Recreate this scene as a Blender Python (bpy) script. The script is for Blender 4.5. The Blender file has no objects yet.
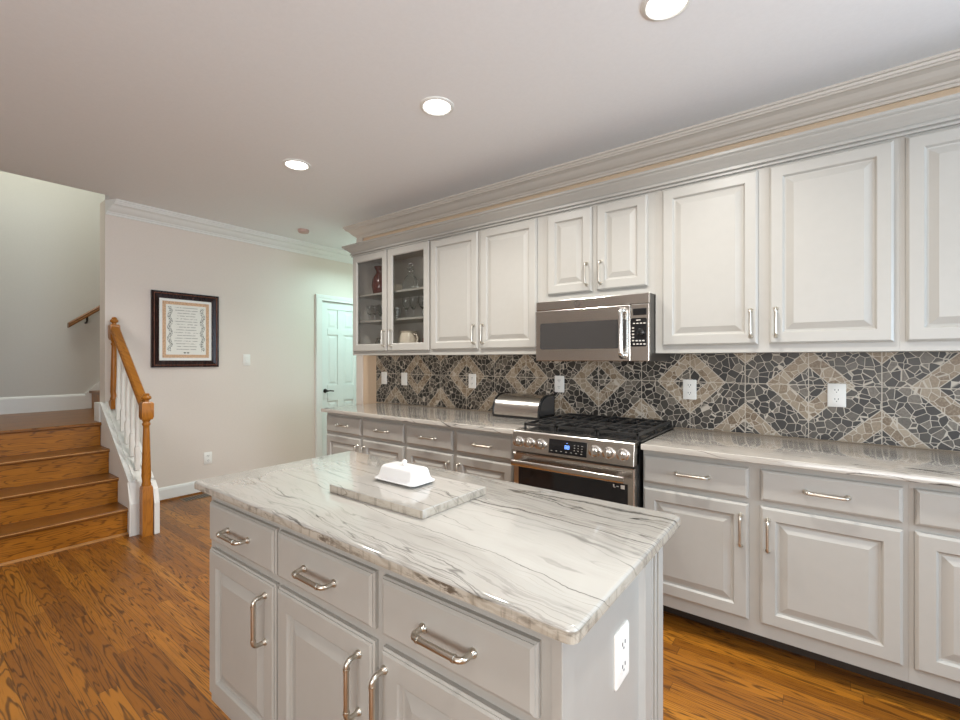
import bpy, bmesh, math, random
from mathutils import Vector, Matrix

S = bpy.context.scene
C = S.collection
random.seed(7)
PI = math.pi

# ------------------------------------------------------------------ camera, world, light, exposure
cam = bpy.data.cameras.new('camera')
cam.sensor_width = 36.0
cam.lens = 452.0 / 960.0 * 36.0
cam.clip_start = 0.02
co = bpy.data.objects.new('camera', cam)
co.location = (0, 0, 1.34)
co.rotation_euler = (PI / 2, 0, math.radians(37.3))
C.objects.link(co)
S.camera = co

S.view_settings.view_transform = 'Standard'
S.view_settings.look = 'None'
S.view_settings.exposure = -0.03
S.view_settings.gamma = 1.0
S.view_settings.use_curve_mapping = False

w = bpy.data.worlds.new('world')
S.world = w
w.use_nodes = True
w.node_tree.nodes['Background'].inputs[0].default_value = (0.80, 0.90, 1.0, 1)
w.node_tree.nodes['Background'].inputs[1].default_value = 1.0


def area(name, loc, size, power, color, target=None, rot=None, spread=180, shape='RECTANGLE'):
    l = bpy.data.lights.new(name, 'AREA')
    l.shape = shape
    l.size = size[0]
    if shape in ('RECTANGLE', 'ELLIPSE'):
        l.size_y = size[1]
    l.energy = power
    l.color = color
    l.spread = math.radians(spread)
    o = bpy.data.objects.new(name, l)
    o.location = loc
    if target is not None:
        d = Vector(target) - Vector(loc)
        o.rotation_euler = d.to_track_quat('-Z', 'Y').to_euler()
    elif rot:
        o.rotation_euler = rot
    C.objects.link(o)
    return o


# daylight from the right window; the front and bounce lamps are added fill
area('fill_front', (0.7, -2.93, 1.45), (3.2, 1.5), 58, (0.98, 0.98, 1.0), target=(0.2, 0, 1.30))
area('ceiling_fill_front', (0.7, -2.90, 1.30), (3.2, 1.0), 42, (1.0, 0.99, 0.97), target=(-1.2, 0.2, 2.9), spread=130)  # added lamp aimed up to brighten the ceiling
area('daylight_right', (2.53, 1.30, 1.45), (2.2, 1.5), 66, (0.52, 0.76, 1.0), target=(0, 1.0, 1.0))
area('ceiling_fill_right', (2.50, 1.30, 1.30), (2.2, 1.0), 26, (0.84, 0.92, 1.0), target=(-0.3, 0.9, 2.9), spread=130)  # second upward lamp, likewise added for the ceiling
# unseen lamps without fixtures, added to brighten the floor and lower cabinets
for lx in (0.35, 1.25):
    area('overhead_fill', (lx, 0.25, 2.72), (0.13, 0.13), 10, (1.0, 0.96, 0.90), rot=(0, 0, 0), spread=112, shape='DISK')
# daylight falling down the open stairwell, and the cool light of the side hall
area('daylight_stairwell', (-5.75, 0.75, 4.45), (1.2, 1.2), 40, (0.93, 1.0, 0.94), target=(-5.9, 0.75, 0))
area('hall_light', (-4.25, 3.75, 2.50), (0.16, 0.16), 16, (0.60, 0.97, 0.95), rot=(0, 0, 0), shape='DISK')
area('daylight_hall', (-4.45, 5.35, 1.5), (0.9, 1.6), 9, (0.72, 0.98, 0.97), target=(-4.45, 3, 1.5))


# ------------------------------------------------------------------ node helpers
class NT:
    def __init__(self, name, rough=0.5, metallic=0.0, color=(0.8, 0.8, 0.8)):
        self.mat = bpy.data.materials.new(name)
        self.mat.use_nodes = True
        self.t = self.mat.node_tree
        self.b = self.t.nodes['Principled BSDF']
        self.b.inputs['Roughness'].default_value = rough
        self.b.inputs['Metallic'].default_value = metallic
        self.b.inputs['Base Color'].default_value = (*color, 1)

    def node(self, kind):
        return self.t.nodes.new(kind)

    def put(self, sock, v):
        if hasattr(v, 'is_linked'):
            self.t.links.new(v, sock)
        elif isinstance(v, (tuple, list)):
            sock.default_value = (*v, 1) if len(v) == 3 and len(sock.default_value) == 4 else v
        else:
            sock.default_value = v

    def m(self, op, a, b=None, c=None):
        n = self.node('ShaderNodeMath')
        n.operation = op
        for i, v in enumerate((a, b, c)):
            if v is not None:
                self.put(n.inputs[i], v)
        return n.outputs[0]

    def coords(self):
        n = self.node('ShaderNodeTexCoord')
        s = self.node('ShaderNodeSeparateXYZ')
        self.t.links.new(n.outputs['Object'], s.inputs[0])
        self.obj = n.outputs['Object']
        return s.outputs[0], s.outputs[1], s.outputs[2]

    def vec(self, x, y, z):
        n = self.node('ShaderNodeCombineXYZ')
        for i, v in enumerate((x, y, z)):
            self.put(n.inputs[i], v)
        return n.outputs[0]

    def noise(self, vec, scale=1.0, detail=2.0, rough=0.5, dist=0.0):
        n = self.node('ShaderNodeTexNoise')
        self.put(n.inputs['Vector'], vec)
        n.inputs['Scale'].default_value = scale
        n.inputs['Detail'].default_value = detail
        n.inputs['Roughness'].default_value = rough
        n.inputs['Distortion'].default_value = dist
        return n.outputs[0]

    def voro(self, vec, scale, feature='F1', rand=1.0):
        n = self.node('ShaderNodeTexVoronoi')
        n.feature = feature
        self.put(n.inputs['Vector'], vec)
        n.inputs['Scale'].default_value = scale
        n.inputs['Randomness'].default_value = rand
        return n

    def white(self, vec):
        n = self.node('ShaderNodeTexWhiteNoise')
        n.noise_dimensions = '3D'
        self.put(n.inputs['Vector'], vec)
        return n.outputs['Value']

    def ramp(self, fac, stops, interp='LINEAR'):
        n = self.node('ShaderNodeValToRGB')
        n.color_ramp.interpolation = interp
        e = n.color_ramp.elements
        while len(e) < len(stops):
            e.new(0.5)
        for k, (p, c) in enumerate(stops):
            e[k].position = p
            e[k].color = (*c, 1) if len(c) == 3 else c
        self.put(n.inputs[0], fac)
        return n.outputs[0]

    def mix(self, fac, a, b, mode='MIX'):
        n = self.node('ShaderNodeMix')
        n.data_type = 'RGBA'
        n.blend_type = mode
        self.put(n.inputs[0], fac)
        self.put(n.inputs[6], a)
        self.put(n.inputs[7], b)
        return n.outputs[2]

    def step(self, x, lo, hi):
        n = self.node('ShaderNodeMapRange')
        n.interpolation_type = 'SMOOTHSTEP'
        self.put(n.inputs[0], x)
        n.inputs[1].default_value = lo
        n.inputs[2].default_value = hi
        return n.outputs[0]

    def color(self, v):
        self.put(self.b.inputs['Base Color'], v)

    def bump(self, h, strength=0.3, dist=0.01):
        n = self.node('ShaderNodeBump')
        n.inputs['Strength'].default_value = strength
        n.inputs['Distance'].default_value = dist
        self.put(n.inputs['Height'], h)
        self.t.links.new(n.outputs[0], self.b.inputs['Normal'])


def srgb(r, g, b):
    f = lambda c: (c / 255 / 12.92) if c / 255 <= 0.04045 else ((c / 255 + 0.055) / 1.055) ** 2.4
    return (f(r), f(g), f(b))


def paint(name, col, rough=0.5, amount=0.03, scale=30):
    n = NT(name, rough)
    n.coords()
    f = n.noise(n.obj, scale, 3)
    d = tuple(max(0, c * (1 - amount)) for c in col)
    u = tuple(min(1, c * (1 + amount)) for c in col)
    n.color(n.ramp(f, [(0.3, d), (0.7, u)]))
    return n.mat


def metal(name, col, rough=0.25, axis=0, amount=0.05):
    n = NT(name, rough, 1.0, col)
    x, y, z = n.coords()
    v = n.vec(n.m('MULTIPLY', x, 3 if axis == 0 else 400), n.m('MULTIPLY', y, 400), n.m('MULTIPLY', z, 400 if axis == 0 else 3))
    f = n.noise(v, 1.0, 2)
    n.put(n.b.inputs['Roughness'], n.m('ADD', rough - amount / 2, n.m('MULTIPLY', f, amount)))
    return n.mat


def grain(n, x, y, seed, k=26.0, fx=1.5, fy=11.0):
    """dark cathedral figure of oak running along x; returns (line mask, pore noise)"""
    v = n.vec(n.m('ADD', n.m('MULTIPLY', x, fx), n.m('MULTIPLY', seed, 37.0)), n.m('MULTIPLY', y, fy), n.m('MULTIPLY', seed, 61.0))
    a = n.noise(v, 1.0, 2.5, 0.45)
    ph = n.m('FRACT', n.m('MULTIPLY', a, k))
    ln = n.m('MULTIPLY', n.m('ABSOLUTE', n.m('SUBTRACT', ph, 0.5)), 2.0)
    v2 = n.vec(n.m('MULTIPLY', x, 9.0), n.m('MULTIPLY', y, 230.0), n.m('MULTIPLY', seed, 17.0))
    return ln, n.noise(v2, 1.0, 3.0, 0.6)


def oak_floor():
    n = NT('oak_floor_boards', 0.3)
    x, y, z = n.coords()
    W, L = 0.064, 1.05
    row = n.m('FLOOR', n.m('DIVIDE', y, W))
    xs = n.m('ADD', x, n.m('MULTIPLY', n.white(n.vec(row, 3.1, 0.0)), 5.0))
    col = n.m('FLOOR', n.m('DIVIDE', xs, L))
    idn = n.white(n.vec(row, col, 1.7))
    idn2 = n.white(n.vec(row, col, 8.3))
    fy = n.m('MULTIPLY', n.m('PINGPONG', y, W / 2), 1.0)
    fx = n.m('PINGPONG', xs, L / 2)
    ln, pore = grain(n, xs, y, idn, 17.0, 0.95, n.m('ADD', 8.0, n.m('MULTIPLY', n.white(n.vec(row, col, 5.5)), 16.0)))
    base = n.ramp(idn2, [(0.0, (0.205, 0.071, 0.0072)), (0.45, (0.285, 0.103, 0.0098)), (0.75, (0.335, 0.126, 0.0122)), (1.0, (0.39, 0.157, 0.018))])
    dark = n.mix(0.92, base, (0.036, 0.012, 0.003))
    lf = n.m('MULTIPLY', n.step(ln, 0.58, 0.92), n.m('ADD', 0.40, n.m('MULTIPLY', pore, 0.8)))
    c = n.mix(n.m('MINIMUM', lf, 1.0), base, dark)
    c = n.mix(n.m('MULTIPLY', n.step(pore, 0.52, 0.72), 0.45), c, n.mix(0.7, base, (0.05, 0.02, 0.006)))
    wear = n.noise(n.vec(x, y, 0.0), 1.3, 2)
    c = n.mix(n.m('MULTIPLY', n.step(wear, 0.40, 0.72), 0.30), c, (0.13, 0.048, 0.010))
    seam = n.m('SUBTRACT', 1.0, n.step(n.m('MINIMUM', fy, fx), 0.0004, 0.0016))
    c = n.mix(n.m('MULTIPLY', seam, 0.75), c, (0.025, 0.010, 0.004))
    n.color(c)
    n.b.inputs['Specular IOR Level'].default_value = 0.38
    n.put(n.b.inputs['Roughness'], n.m('ADD', 0.22, n.m('MULTIPLY', pore, 0.22)))
    n.bump(n.m('SUBTRACT', n.m('MULTIPLY', pore, 0.3), n.m('ADD', seam, n.m('MULTIPLY', lf, 0.25))), 0.25, 0.002)
    return n.mat


def oak(name, light, dark, along='y', k=20.0, rough=0.32, contrast=0.75):
    n = NT(name, rough)
    x, y, z = n.coords()
    a, b = {'y': (y, n.m('ADD', x, z)), 'x': (x, n.m('ADD', y, z)), 'z': (z, n.m('ADD', x, y))}[along]
    ln, pore = grain(n, a, b, 0.37, k)
    lf = n.m('MULTIPLY', n.step(ln, 0.55, 0.97), n.m('ADD', 0.3, n.m('MULTIPLY', pore, 0.8)))
    c = n.mix(n.m('MINIMUM', n.m('MULTIPLY', lf, contrast), 1.0), light, dark)
    c = n.mix(n.m('MULTIPLY', n.step(pore, 0.5, 0.75), 0.4), c, dark)
    n.b.inputs['Specular IOR Level'].default_value = 0.35
    tone = n.noise(n.vec(n.m('MULTIPLY', a, 1.2), n.m('MULTIPLY', b, 6.0), 0.0), 1.0, 2)
    c = n.mix(n.m('MULTIPLY', n.step(tone, 0.42, 0.7), 0.35), c, dark)
    n.color(c)
    return n.mat


def quartzite(name, white, grey, vein, sx=1.0, seed=0.0, strength=1.0, band=None, rough_edge=None, chips=1.0):
    n = NT(name, 0.085)
    x, y, z = n.coords()
    s = n.m('ADD', n.m('ADD', y, n.m('MULTIPLY', x, 0.10)), n.m('MULTIPLY', z, 0.9))
    warp = n.m('MULTIPLY', n.m('SUBTRACT', n.noise(n.vec(n.m('MULTIPLY', x, 2.0), n.m('MULTIPLY', y, 4.0), n.m('ADD', z, seed)), 1.0, 3), 0.5), 0.13)
    crink = n.m('MULTIPLY', n.m('SUBTRACT', n.noise(n.vec(n.m('MULTIPLY', x, 14.0), n.m('MULTIPLY', y, 14.0), n.m('ADD', n.m('MULTIPLY', z, 14.0), seed)), 1.0, 4, 0.6), 0.5), 0.022)
    sw = n.m('ADD', n.m('ADD', s, warp), crink)

    def veins(fx, fy, width, off, det=3.0):
        a = n.noise(n.vec(n.m('ADD', n.m('MULTIPLY', x, fx * sx), off + seed), n.m('MULTIPLY', sw, fy), off), 1.0, det, 0.5)
        d = n.m('ABSOLUTE', n.m('SUBTRACT', a, 0.5))
        return n.m('SUBTRACT', 1.0, n.step(d, 0.0, width))

    v1 = veins(0.7, 7.0, 0.007, 2.3)
    v2 = veins(1.1, 17.0, 0.009, 9.1, 2.0)
    v3 = veins(2.2, 40.0, 0.035, 5.7, 2.0)
    v4 = veins(0.30, 4.6, 0.0042, 31.7, 1.0)
    mask = n.step(n.noise(n.vec(n.m('MULTIPLY', x, 1.4), n.m('MULTIPLY', sw, 4.0), seed + 4.0), 1.0, 2), 0.42, 0.62)
    mask2 = n.step(n.noise(n.vec(n.m('MULTIPLY', x, 1.0), n.m('MULTIPLY', sw, 3.0), seed + 14.0), 1.0, 2), 0.40, 0.60)
    cloud = n.noise(n.vec(n.m('MULTIPLY', x, 1.6), n.m('MULTIPLY', sw, 8.0), seed + 1.0), 1.0, 5, 0.62)
    c = n.mix(n.m('MULTIPLY', n.step(cloud, 0.45, 0.8), 0.5), white, grey)
    if band is not None:
        bd = n.m('MULTIPLY', n.step(n.m('ADD', y, n.m('MULTIPLY', x, 0.18)), band[0], band[1]), 0.6)
        c = n.mix(bd, c, grey)
        mask2 = n.m('MAXIMUM', mask2, n.m('MULTIPLY', bd, 1.5))
    c = n.mix(n.m('MULTIPLY', n.m('MULTIPLY', v3, mask2), 0.30 * strength), c, vein)
    c = n.mix(n.m('MINIMUM', n.m('MULTIPLY', n.m('MULTIPLY', v2, mask2), 0.62 * strength), 1.0), c, vein)
    c = n.mix(n.m('MINIMUM', n.m('MULTIPLY', n.m('MULTIPLY', v1, n.m('ADD', mask, 0.25)), 0.85 * strength), 1.0), c, tuple(q * 0.55 for q in vein))
    c = n.mix(n.m('MULTIPLY', v4, 0.8 * strength), c, tuple(q * 0.5 for q in vein))
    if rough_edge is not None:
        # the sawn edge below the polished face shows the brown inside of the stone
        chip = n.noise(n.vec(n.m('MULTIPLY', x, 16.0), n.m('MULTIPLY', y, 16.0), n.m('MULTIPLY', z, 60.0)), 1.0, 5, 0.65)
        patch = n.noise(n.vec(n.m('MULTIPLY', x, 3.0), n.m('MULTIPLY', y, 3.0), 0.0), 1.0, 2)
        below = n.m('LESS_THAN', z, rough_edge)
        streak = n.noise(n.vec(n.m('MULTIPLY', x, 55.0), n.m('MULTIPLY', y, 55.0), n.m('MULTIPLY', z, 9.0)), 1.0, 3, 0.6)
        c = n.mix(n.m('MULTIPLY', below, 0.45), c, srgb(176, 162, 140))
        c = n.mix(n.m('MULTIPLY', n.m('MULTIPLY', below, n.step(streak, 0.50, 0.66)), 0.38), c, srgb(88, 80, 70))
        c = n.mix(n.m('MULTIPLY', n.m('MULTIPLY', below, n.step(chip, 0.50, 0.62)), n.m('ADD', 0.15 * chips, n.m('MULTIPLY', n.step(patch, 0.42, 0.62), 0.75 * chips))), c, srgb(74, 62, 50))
    n.color(c)
    n.b.inputs['Coat Weight'].default_value = 0.2
    n.b.inputs['Coat Roughness'].default_value = 0.05
    return n.mat


def mosaic():
    n = NT('pebble_mosaic', 0.42)
    x, y, z = n.coords()
    P, Q, X0, Z0 = 0.595, 0.62, -0.663, 1.205

    def wrap(v, o, p):
        return n.m('ABSOLUTE', n.m('SUBTRACT', n.m('MODULO', n.m('ADD', n.m('SUBTRACT', v, o), p * 20.5), p), p / 2))
    uA, vA = wrap(x, X0, P), wrap(z, Z0, Q)
    uB, vB = wrap(x, X0 + P / 2, P), wrap(z, Z0 + Q / 2, Q)
    d = n.m('MINIMUM', n.m('ADD', uA, vA), n.m('ADD', uB, vB))
    tan = n.m('MULTIPLY', n.m('GREATER_THAN', d, 0.098), n.m('LESS_THAN', d, 0.195))
    line = lambda q, wd: n.m('SUBTRACT', 1.0, n.step(q, wd * 0.45, wd))
    g = n.m('MAXIMUM', line(n.m('ABSOLUTE', n.m('SUBTRACT', d, 0.195)), 0.0046), line(n.m('ABSOLUTE', n.m('SUBTRACT', d, 0.098)), 0.004))
    for q in (uA, uB, vA):
        g = n.m('MAXIMUM', g, line(q, 0.0030))
    p = n.vec(x, 0.0, z)
    e = n.voro(p, 25.0, 'DISTANCE_TO_EDGE', 0.95)
    f = n.voro(p, 25.0, 'F1', 0.95)
    sep = n.node('ShaderNodeSeparateColor')
    n.t.links.new(f.outputs['Color'], sep.inputs[0])
    g = n.m('MAXIMUM', g, n.m('SUBTRACT', 1.0, n.step(e.outputs['Distance'], 0.018, 0.048)))
    mott = n.noise(p, 90.0, 5, 0.65)
    dk = n.ramp(sep.outputs[0], [(0.0, srgb(24, 21, 18)), (0.4, srgb(44, 40, 35)), (0.75, srgb(76, 70, 61)), (1.0, srgb(122, 112, 99))])
    tn = n.ramp(sep.outputs[0], [(0.0, srgb(102, 82, 60)), (0.35, srgb(130, 111, 88)), (0.7, srgb(144, 128, 107)), (1.0, srgb(164, 148, 127))])
    c = n.mix(tan, dk, tn)
    c = n.mix(n.m('MULTIPLY', n.step(mott, 0.42, 0.70), 0.5), c, n.mix(tan, srgb(40, 36, 32), srgb(176, 158, 134)))
    c = n.mix(n.m('MULTIPLY', g, 0.92), c, srgb(192, 181, 165))
    n.color(c)
    n.bump(n.m('SUBTRACT', 1.0, g), 0.35, 0.002)
    return n.mat


def glossy(name, col, rough=0.1):
    n = NT(name, rough, 0.0, col)
    n.coords()
    f = n.noise(n.obj, 20, 2)
    n.put(n.b.inputs['Roughness'], n.m('ADD', rough, n.m('MULTIPLY', f, 0.05)))
    return n.mat


def glow(name, col, strength):
    n = NT(name, 0.5, 0, (0, 0, 0))
    n.b.inputs['Emission Color'].default_value = (*col, 1)
    n.b.inputs['Emission Strength'].default_value = strength
    return n.mat


def glass(name, col=(0.95, 0.97, 0.97)):
    n = NT(name, 0.03, 0, col)
    n.b.inputs['Transmission Weight'].default_value = 1.0
    n.b.inputs['IOR'].default_value = 1.45
    return n.mat


def pane_glass():
    n = NT('cabinet_pane')
    tr = n.node('ShaderNodeBsdfTransparent')
    tr.inputs[0].default_value = (0.86, 0.86, 0.85, 1)
    gl = n.node('ShaderNodeBsdfGlossy')
    gl.inputs['Roughness'].default_value = 0.03
    mx = n.node('ShaderNodeMixShader')
    fr = n.node('ShaderNodeLayerWeight')
    n.put(mx.inputs[0], n.m('ADD', 0.04, n.m('MULTIPLY', n.m('POWER', fr.outputs['Facing'], 4.0), 0.5)))
    n.t.links.new(tr.outputs[0], mx.inputs[1])
    n.t.links.new(gl.outputs[0], mx.inputs[2])
    n.t.links.new(mx.outputs[0], n.t.nodes['Material Output'].inputs['Surface'])
    return n.mat


def verses():
    n = NT('print_paper', 0.7)
    x, y, z = n.coords()
    u = n.m('ADD', y, 0.0035)
    au = n.m('ABSOLUTE', u)
    row = n.m('FLOOR', n.m('DIVIDE', z, 0.0270))
    fz = n.m('MULTIPLY', n.m('FRACT', n.m('DIVIDE', z, 0.0270)), 0.0270)
    half = n.m('ADD', 0.078, n.m('MULTIPLY', n.white(n.vec(row, 2.0, 0.0)), 0.032))
    ln = n.m('MULTIPLY', n.m('LESS_THAN', fz, 0.0068), n.m('LESS_THAN', au, half))
    word = n.m('GREATER_THAN', n.noise(n.vec(n.m('MULTIPLY', u, 55.0), n.m('MULTIPLY', row, 7.3), n.m('MULTIPLY', fz, 90.0)), 1.0, 2), 0.42)
    ln = n.m('MULTIPLY', n.m('MULTIPLY', ln, word), n.m('MULTIPLY', n.m('LESS_THAN', z, 0.222), n.m('GREATER_THAN', z, -0.20)))
    sway = n.m('MULTIPLY', n.m('SINE', n.m('MULTIPLY', z, 58.0)), 0.008)
    vd = n.m('ABSOLUTE', n.m('SUBTRACT', n.m('SUBTRACT', au, 0.1415), sway))
    leaf = n.m('MULTIPLY', n.m('LESS_THAN', vd, 0.016), n.m('GREATER_THAN', n.noise(n.vec(n.m('MULTIPLY', u, 140.0), n.m('MULTIPLY', z, 140.0), 0.0), 1.0, 2), 0.52))
    leaf = n.m('MULTIPLY', leaf, n.m('LESS_THAN', n.m('ABSOLUTE', n.m('SUBTRACT', z, 0.01)), 0.215))
    foot = n.m('MULTIPLY', n.m('LESS_THAN', n.m('ABSOLUTE', n.m('ADD', z, 0.2195)), n.m('SUBTRACT', 0.008, n.m('MULTIPLY', n.m('ABSOLUTE', n.m('SUBTRACT', au, 0.014)), 0.55))), n.m('LESS_THAN', au, 0.03))
    c = n.mix(n.m('MULTIPLY', ln, 0.65), srgb(230, 228, 219), srgb(118, 112, 106))
    c = n.mix(n.m('MAXIMUM', leaf, foot), c, srgb(78, 82, 72))
    n.color(c)
    return n.mat


M = {}
M['wall'] = paint('wall_paint', srgb(220, 209, 198), 0.45, 0.012, 60)
M['wall_stair'] = paint('stairwell_paint', srgb(200, 196, 188), 0.6, 0.012, 60)
M['tanwall'] = paint('tan_wall_paint', srgb(208, 184, 156), 0.6, 0.012, 60)
M['ceiling'] = paint('ceiling_paint', srgb(236, 236, 236), 0.65, 0.012, 60)
M['trim'] = paint('white_trim_paint', srgb(226, 225, 220), 0.35, 0.01)
M['crown'] = paint('cream_crown_paint', srgb(208, 199, 188), 0.4, 0.01)
M['cab'] = paint('cabinet_paint', srgb(168, 165, 158), 0.36, 0.012, 25)
M['cabin'] = paint('cabinet_interior_paint', srgb(205, 200, 193), 0.5, 0.012, 25)
M['kick'] = paint('toe_kick_shade', srgb(52, 42, 34), 0.5, 0.02)  # dark colour stands in for the shadow under the cabinets
M['floor'] = oak_floor()
M['tread'] = oak('tread_oak', (0.24, 0.088, 0.011), (0.060, 0.020, 0.004), 'y', 20)
M['riser'] = oak('riser_oak', (0.40, 0.150, 0.013), (0.10, 0.033, 0.004), 'y', 20, 0.32, 1.0)
M['pale_oak'] = oak('pale_oak_edge', (0.56, 0.30, 0.12), (0.36, 0.17, 0.05), 'y', 10)  # lighter oak for the nosing strips and the shoe moulding
M['rail'] = oak('railing_oak', (0.40, 0.150, 0.018), (0.16, 0.055, 0.007), 'x', 16, 0.3)
M['newel'] = oak('newel_oak', (0.40, 0.150, 0.018), (0.19, 0.066, 0.008), 'z', 14, 0.3, 0.6)
M['rail_dark'] = oak('wall_rail_oak', (0.26, 0.11, 0.035), (0.11, 0.045, 0.014), 'y', 14, 0.35)
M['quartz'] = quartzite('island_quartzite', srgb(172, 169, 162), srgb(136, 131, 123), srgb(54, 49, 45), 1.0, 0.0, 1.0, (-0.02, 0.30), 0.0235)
M['quartz_grey'] = quartzite('counter_quartzite', srgb(176, 170, 161), srgb(130, 123, 115), srgb(74, 67, 61), 0.8, 7.0, 1.5)
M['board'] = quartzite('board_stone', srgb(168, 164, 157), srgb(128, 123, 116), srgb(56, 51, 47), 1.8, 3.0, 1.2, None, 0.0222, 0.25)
M['mosaic'] = mosaic()
M['steel'] = metal('brushed_steel', (0.60, 0.57, 0.53), 0.22)
M['steel_v'] = metal('polished_steel', (0.72, 0.70, 0.67), 0.16, 1)
M['nickel'] = metal('brushed_nickel', (0.60, 0.555, 0.48), 0.30)
M['darkmetal'] = metal('dark_metal', (0.16, 0.155, 0.15), 0.4)
M['iron'] = paint('cast_iron', (0.020, 0.019, 0.018), 0.33, 0.15, 90)
M['black'] = glossy('black_enamel', (0.012, 0.012, 0.012), 0.18)
M['blackglass'] = glossy('black_glass', (0.010, 0.010, 0.011), 0.05)
M['mwglass'] = glossy('microwave_glass', (0.045, 0.042, 0.040), 0.07)
M['plastic'] = glossy('white_plastic', srgb(232, 229, 222), 0.35)
M['slot'] = glossy('socket_slot', (0.03, 0.03, 0.03), 0.4)
M['key'] = glossy('pale_key', srgb(196, 190, 180), 0.4)
M['white_ceramic'] = glossy('white_ceramic', srgb(222, 221, 218), 0.10)
M['cream_ceramic'] = glossy('cream_ceramic', srgb(228, 216, 198), 0.2)
M['red'] = glossy('red_ceramic', (0.10, 0.010, 0.007), 0.12)
M['glass'] = glass('clear_glass')
M['pane'] = pane_glass()
M['mahogany'] = oak('mahogany', (0.022, 0.007, 0.005), (0.007, 0.003, 0.003), 'z', 12, 0.25)
M['mahogany_edge'] = oak('mahogany_bead', (0.16, 0.055, 0.030), (0.07, 0.022, 0.012), 'z', 12, 0.25)
M['mat'] = paint('picture_mat', srgb(235, 234, 228), 0.7, 0.01)
M['border'] = paint('print_border', srgb(205, 168, 134), 0.7, 0.34, 130)
M['paper'] = verses()
M['ink'] = paint('print_ink', srgb(120, 112, 104), 0.7, 0.05)
M['leafink'] = paint('vine_ink', srgb(58, 62, 54), 0.7, 0.2, 300)
M['lever'] = metal('bronze_lever', (0.06, 0.05, 0.045), 0.35)
M['door'] = paint('door_paint', srgb(226, 230, 226), 0.35, 0.01)
M['vent'] = metal('bronze_vent', (0.30, 0.22, 0.15), 0.45)
M['lamp'] = glow('lamp_glow', (1.0, 0.96, 0.90), 7.0)
M['blue'] = glow('blue_display', (0.18, 0.36, 1.0), 3.0)
M['detector'] = glossy('detector_plastic', srgb(190, 160, 148), 0.4)


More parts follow.
